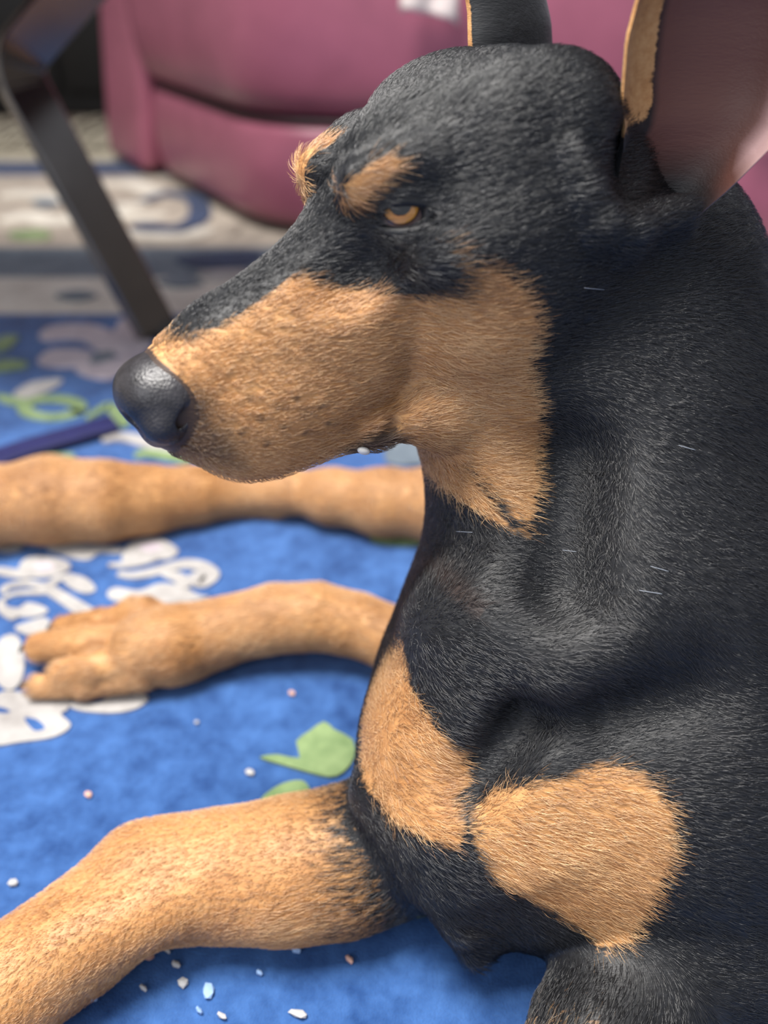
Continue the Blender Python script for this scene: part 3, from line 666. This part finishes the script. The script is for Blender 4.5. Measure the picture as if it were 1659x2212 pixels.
# short lying hairs
def fur():
    ok = np.flatnonzero((V[:N, 0] > -.40) & (V[:N, 1] < .70)); Qb = Q[(Q < N).all(1)]
    A, B, Cc, D = (V[Qb[:, i]] for i in range(4)); n = np.cross(Cc-A, D-B); ar = np.linalg.norm(n, axis=1)+1e-15; n = n/ar[:, None]; ar = ar/2; cen = (A+B+Cc+D)/4
    vis = ((CAM-cen)*n).sum(1) > -.05; rel = cen-CAM; dp = rel@FW; sx = CX+F*(rel@RT)/dp; sy = CY-F*(rel@UP)/dp
    w = ar*(vis & (sx > -150) & (sx < W+150) & (sy > -150) & (sy < H+150)); m = NHAIR
    hq = hl(cen); inner = np.where((hq[:, 0] > -13) & (np.abs(hq[:, 1]) < 8) & (hq[:, 2] > -12), 1.6, 1.0); w = w*inner
    de_ = np.linalg.norm(np.c_[hq[:, 0], np.abs(hq[:, 1]), hq[:, 2]]-ecn, axis=1); w = w*(de_ > 1.5)*(np.linalg.norm((hq-[10.9, 0, -3.8])/[1.95, 2.45, 2.1], axis=1) > 1)
    rng = np.random.default_rng(3); f = rng.choice(len(Qb), m, p=w/w.sum()); u, v = rng.random((2, m, 1))
    P = (A[f]*(1-u)+B[f]*u)*(1-v)+(D[f]*(1-u)+Cc[f]*u)*v; nn = n[f]; fl_ = flow[Qb[f, 0]]; fl_ = fl_/(np.linalg.norm(fl_, axis=1)[:, None]+1e-12)
    fl_ = fl_+rng.normal(0, .16, (m, 3)); tg = fl_-nn*(fl_*nn).sum(1)[:, None]; tg /= np.linalg.norm(tg, axis=1)[:, None]+1e-9
    hqf = hq[f]; muzzle = np.clip((hqf[:, 0]-2)/6, 0, 1)*(np.abs(hqf[:, 1]) < 6); L = (.0078-.0043*muzzle)*rng.uniform(.7, 1.25, m)
    pts = np.zeros((m, 4, 3)); lift = np.array([-.0004, .0006, .0010, .0009])
    for k in range(4): pts[:, k] = P+tg*(L*k/3)[:, None]+nn*(lift[k]*rng.uniform(.6, 1.5, m))[:, None]
    hc = bpy.data.hair_curves.new('fur'); hc.add_curves([4]*m); hc.attributes['position'].data.foreach_set('vector', pts.astype(np.float32).ravel())
    ra = hc.attributes.new('radius', 'FLOAT', 'POINT'); ra.data.foreach_set('value', np.tile(np.array([.00008, .00009, .000065, .00002], np.float32), m))
    for nm_, arr in (('tan', tan), ('lip', lip)):
        at_ = hc.attributes.new(nm_, 'FLOAT', 'CURVE'); at_.data.foreach_set('value', arr[Qb[f, 0]].astype(np.float32))
    at_ = hc.attributes.new('rnd', 'FLOAT', 'CURVE'); at_.data.foreach_set('value', rng.random(m).astype(np.float32))
    kv = rng.normal(0, 75, (3, 12)); sh = np.clip(.5+np.sin(P@kv+rng.uniform(0, 6.3, 12)).sum(1)/12*.55, 0, 1)*.6+rng.random(m)*.4     # patchy tone along the coat
    at_ = hc.attributes.new('shade', 'FLOAT', 'CURVE'); at_.data.foreach_set('value', sh.astype(np.float32))
    mt = Mat('hair_strands'); Af = lambda s_: mt.n('ShaderNodeAttribute', attribute_name=s_).outputs['Fac']
    t = mt.math('ADD', Af('tan'), mt.math('MULTIPLY', mt.math('SUBTRACT', Af('rnd'), .5), .5)); t = mt.math('MULTIPLY', mt.math('SUBTRACT', t, .4), 5, True)
    v = Af('shade')
    tc = mt.ramp(v, [(.28, srgb(158, 110, 66)), (.5, srgb(202, 154, 102)), (.75, srgb(230, 190, 138))]); bc = mt.ramp(Af('rnd'), [(0, srgb(9, 9, 11)), (1, srgb(30, 31, 35))])
    cc = mt.mix(t, bc, tc); cc = mt.mix(mt.math('MULTIPLY', Af('lip'), .7), cc, srgb(52, 40, 34))
    mt.set(Base_Color=cc, Roughness=.36, Specular_IOR_Level=1.0)
    hc.materials.append(mt.m); o = bpy.data.objects.new('fur', hc); C.objects.link(o); part(o, dog); o['kind'] = 'stuff'
NHAIR = 210000
fur()
# nose leather
nm = Mat('nose_leather'); vo = nm.n('ShaderNodeTexVoronoi'); vo.inputs['Scale'].default_value = 900; nm.l(nm.n('ShaderNodeTexCoord').outputs['Object'], vo.inputs[0])
nm.set(Base_Color=nm.ramp(nm.noise(120).outputs[0], [(.3, srgb(30, 29, 31)), (.7, srgb(56, 54, 57))]), Roughness=.36); nm.bump(vo.outputs[0], .35, .0006); M['nose'] = nm.m
NP = [hell((10.45, 0, -3.75), (1.8, 2.25, 1.8), .4), hell((11.3, 0, -3.4), (1.15, 1.7, 1.25), .5), hell((11.2, 0, -5.1), (.8, .8, .75), .5)]
for s in (1, -1): NP.append(hell((11.1, 1.35*s, -4.35), (.95, .9, .85), .4))
for s in (1, -1):
    NP += [hrc((12.5, .55*s, -3.95), (11.5, .75*s, -4.2), .40, .3, .2, op='sub'), hrc((12.0, .8*s, -4.45), (11.1, 1.7*s, -4.5), .27, .22, .15, op='sub'),
           hrc((11.1, 1.75*s, -4.5), (10.35, 2.3*s, -3.9), .22, .2, .12, op='sub'), hrc((10.35, 2.3*s, -3.9), (9.8, 2.45*s, -3.1), .2, .12, .12, op='sub')]
NP.append(hrc((12.9, 0, -4.0), (12.3, 0, -5.9), .07, .1, .12, op='sub'))
c0 = hw(11, 0, -3.8); NV, NQ = build(NP, c0-.035, c0+.035, .0012, [everything])
quad_mesh('nose', NV, NQ, M['nose'], dog, {})
# eyes
def eye_material():
    m = Mat('amber_eye'); r = m.n('ShaderNodeAttribute', attribute_name='rad').outputs['Fac']
    nz = m.noise(500, 3).outputs[0]; rr = m.math('ADD', r, m.math('MULTIPLY', m.math('SUBTRACT', nz, .5), .05))
    m.set(Base_Color=m.ramp(rr, [(.0, (0, 0, 0, 1)), (.44, (0, 0, 0, 1)), (.49, srgb(196, 130, 50)), (.72, srgb(214, 150, 66)), (.80, srgb(60, 36, 22)), (.9, srgb(120, 100, 98))]), Roughness=.08, Coat_Weight=1.0)
    return m.m
M['eye'] = eye_material()
for s in (1, -1):
    gd = np.array([.46, .80*s, .43]); gd /= np.linalg.norm(gd); bm = bmesh.new(); bmesh.ops.create_uvsphere(bm, u_segments=48, v_segments=32, radius=1.22)
    P = np.array([v.co for v in bm.verts]); fs = [[v.index for v in f.verts] for f in bm.faces]; bm.free()
    ang = np.degrees(np.arccos(np.clip(P@gd/1.22, -1, 1))); P = P+np.clip((38-ang)/38, 0, 1)[:, None]*gd*.06
    Wd = [hw(*(p+np.array([-.35, 2.35*s, .75]))) for p in P]; o = mesh_obj('eye', Wd, fs, M['eye']); part(o, dog)
    a = o.data.attributes.new('rad', 'FLOAT', 'POINT'); a.data.foreach_set('value', (ang/46).astype(np.float32)); o['label'] = 'amber eye'
# claws of the near hind paw, tooth
M['claw'] = plain('dark_claw', srgb(34, 30, 28), .35, scale=200).m; M['tooth'] = plain('tooth', srgb(225, 222, 214), .2, var=.05).m
def cone_tube(name, pts, rad, mat):
    P = np.array(pts, float); T = np.gradient(P, axis=0); T /= np.linalg.norm(T, axis=1)[:, None]; vs = []; fs = []
    for p, t, r in zip(P, T, rad):
        u = np.cross(t, [0.1, .2, 1]); u /= np.linalg.norm(u); w = np.cross(t, u)
        for k in range(8): vs.append(p+r*(math.cos(k*math.pi/4)*u+math.sin(k*math.pi/4)*w))
    for i in range(len(P)-1):
        for k in range(8): j = (k+1) % 8; fs.append((i*8+k, i*8+j, i*8+8+j, i*8+8+k))
    fs += [tuple(range(7, -1, -1)), tuple((len(P)-1)*8+k for k in range(8))]
    return part(mesh_obj(name, vs, fs, mat), dog)
for tq in TOES:
    (a, ra), (b, rb) = tq[1], tq[2]; d = (b-a)/np.linalg.norm(b-a)
    cone_tube('claw', smooth_open([b+d*rb*.6+[0, 0, .003], b+d*(rb+.003)+[0, 0, .001], b+d*(rb+.007)+[0, 0, -.003]], 4), np.linspace(.0032, .0008, 9), M['claw'])
tv = []; tfc = []
bm = bmesh.new(); bmesh.ops.create_uvsphere(bm, u_segments=14, v_segments=10, radius=1)
for v in bm.verts: v.co = Vector(hw(3.85+v.co.x*.28, 2.95+v.co.y*.2, -8.24+v.co.z*.2+.12*v.co.x))
part(bm_obj('tooth', bm, M['tooth'], None, True), dog)

M['white_hair'] = plain('white_hair', srgb(150, 156, 165), .5, var=.05).m
for x0, y0, x1, y1 in ((1405, 1223, 1444, 1234), (1466, 962, 1502, 972), (1262, 622, 1305, 626), (1380, 1275, 1430, 1283), (1215, 1188, 1245, 1192), (985, 1148, 1020, 1150)):
    q0, q1 = trace(x0, y0, PR), trace(x1, y1, PR); u_ = (CAM-q0)/np.linalg.norm(CAM-q0)*.0018
    cone_tube('stray_hair', smooth_open([q0+u_, (q0+q1)/2+u_*1.3, q1+u_], 3), [.00013]*7, M['white_hair'])
# crumbs on the rug
CR = ((630, 1497, 10, 18, .6, 'crumb_tan', 'peach-coloured crumb on blue rug between hind leg and green leaf motif'), (540, 1667, 14, 24, .5, 'crumb', 'whitish crumb on blue rug just left of the green leaf motif'),
 (190, 1716, 12, 20, .4, 'crumb_tan', 'pinkish crumb on bare blue rug above the tan foreleg bend'), (28, 1906, 16, 24, .1, 'crumb', 'whitish crumb at the left picture edge above the tan foreleg'),
 (322, 2062, 20, 34, .9, 'crumb_tan', 'large peach-coloured crumb just under the foreleg bend'), (380, 2083, 10, 24, .4, 'crumb', 'thin pale shred right of the large peach crumb'),
 (395, 2122, 18, 26, .8, 'crumb', 'round white crumb just left of the upright bluish scrap'), (450, 2140, 22, 46, 1.5, 'crumb_blue', 'upright oblong pale blue paper scrap below the foreleg'),
 (360, 2052, 8, 24, .5, 'crumb', 'tiny pale shred touching the shadow under the foreleg'), (645, 2190, 14, 50, .2, 'crumb', 'long whitish shred lying near the bottom picture edge'),
 (430, 2182, 8, 24, .7, 'crumb_blue', 'thin bluish shred below the upright oblong scrap'), (200, 2156, 12, 28, .1, 'crumb_blue', 'bluish shred beside the underside of the lower foreleg'),
 (310, 2134, 8, 24, .6, 'crumb', 'thin pale shred left of the round white crumb'), (640, 2050, 14, 26, .4, 'crumb_blue', 'bluish crumb close below the middle of the tan foreleg'),
 (755, 2072, 10, 26, .8, 'crumb_tan', 'thin tan shred in the shadow below the dog elbow'), (480, 2195, 8, 30, .5, 'crumb', 'thin pale shred at the bottom edge right of the bluish shred'),
 (425, 1560, 8, 12, .3, 'crumb', 'tiny pale speck on blue rug below the near hind paw'), (560, 2100, 8, 20, .6, 'crumb_blue', 'small bluish shred between oblong scrap and dog elbow shadow'))
for k, (x, y, w, l, rot, mt, lab) in enumerate(CR):
    c = atz(x, y, .0022); d = (c-CAM)@FW; a = w*d/F/2; b = l*d/F/2; bm = bmesh.new(); bmesh.ops.create_icosphere(bm, subdivisions=1, radius=1)
    rnd = random.Random(k)
    for v in bm.verts: v.co = Vector((v.co.x*b, v.co.y*a*1.3, v.co.z*.0018))*rnd.uniform(.8, 1.15)
    bmesh.ops.rotate(bm, verts=bm.verts, cent=(0, 0, 0), matrix=Matrix.Rotation(-rot, 3, 'Z'))
    o = bm_obj('crumb', bm, M[mt]); o.location = c; tag(o, lab, 'crumb', 'crumbs and shreds on the rug')
# pale cloth hanging on the armchair, small peach knob at its seam
def sheet(name, pxs, y, mat, th=.006):
    P = [aty(*p, y) for p in pxs]; n = len(P); vs = P+[p+np.array([0, th, 0]) for p in P]
    return mesh_obj(name, vs, [tuple(range(n)), tuple(range(2*n-1, n-1, -1))]+[(i, n+i, n+(i+1) % n, (i+1) % n) for i in range(n)], mat, None, False)
gr = []
for r in range(9):
    for k in range(9):
        p = aty(868+120*k/8, -70+ (85+30*k/8)*r/8+ (10 if k in (0, 8) else 0)*r/8, 1.375); gr.append(p+np.array([0, .006*math.sin(k*1.3+r*.4)-.006, 0]))
o = mesh_obj('cloth', gr, [(r*9+k, r*9+k+1, r*9+k+10, r*9+k+9) for r in range(8) for k in range(8)], M['cloth']); sm = o.modifiers.new('thickness', 'SOLIDIFY'); sm.thickness = .005
tag(o, 'pale folded cloth hanging on the burgundy armchair beside the far ear', 'cloth')
bm = bmesh.new(); bmesh.ops.create_uvsphere(bm, u_segments=20, v_segments=14, radius=1)
for v in bm.verts: v.co = Vector((v.co.x*.013+(.035 if v.co.x > 0 else 0), v.co.y*.011, v.co.z*.0125))
o = bm_obj('knob', bm, M['peach'], None, True); o.location = aty(1632, 222, 1.30); tag(o, 'small peach-coloured knob at the armchair seam beside the near ear', 'knob')
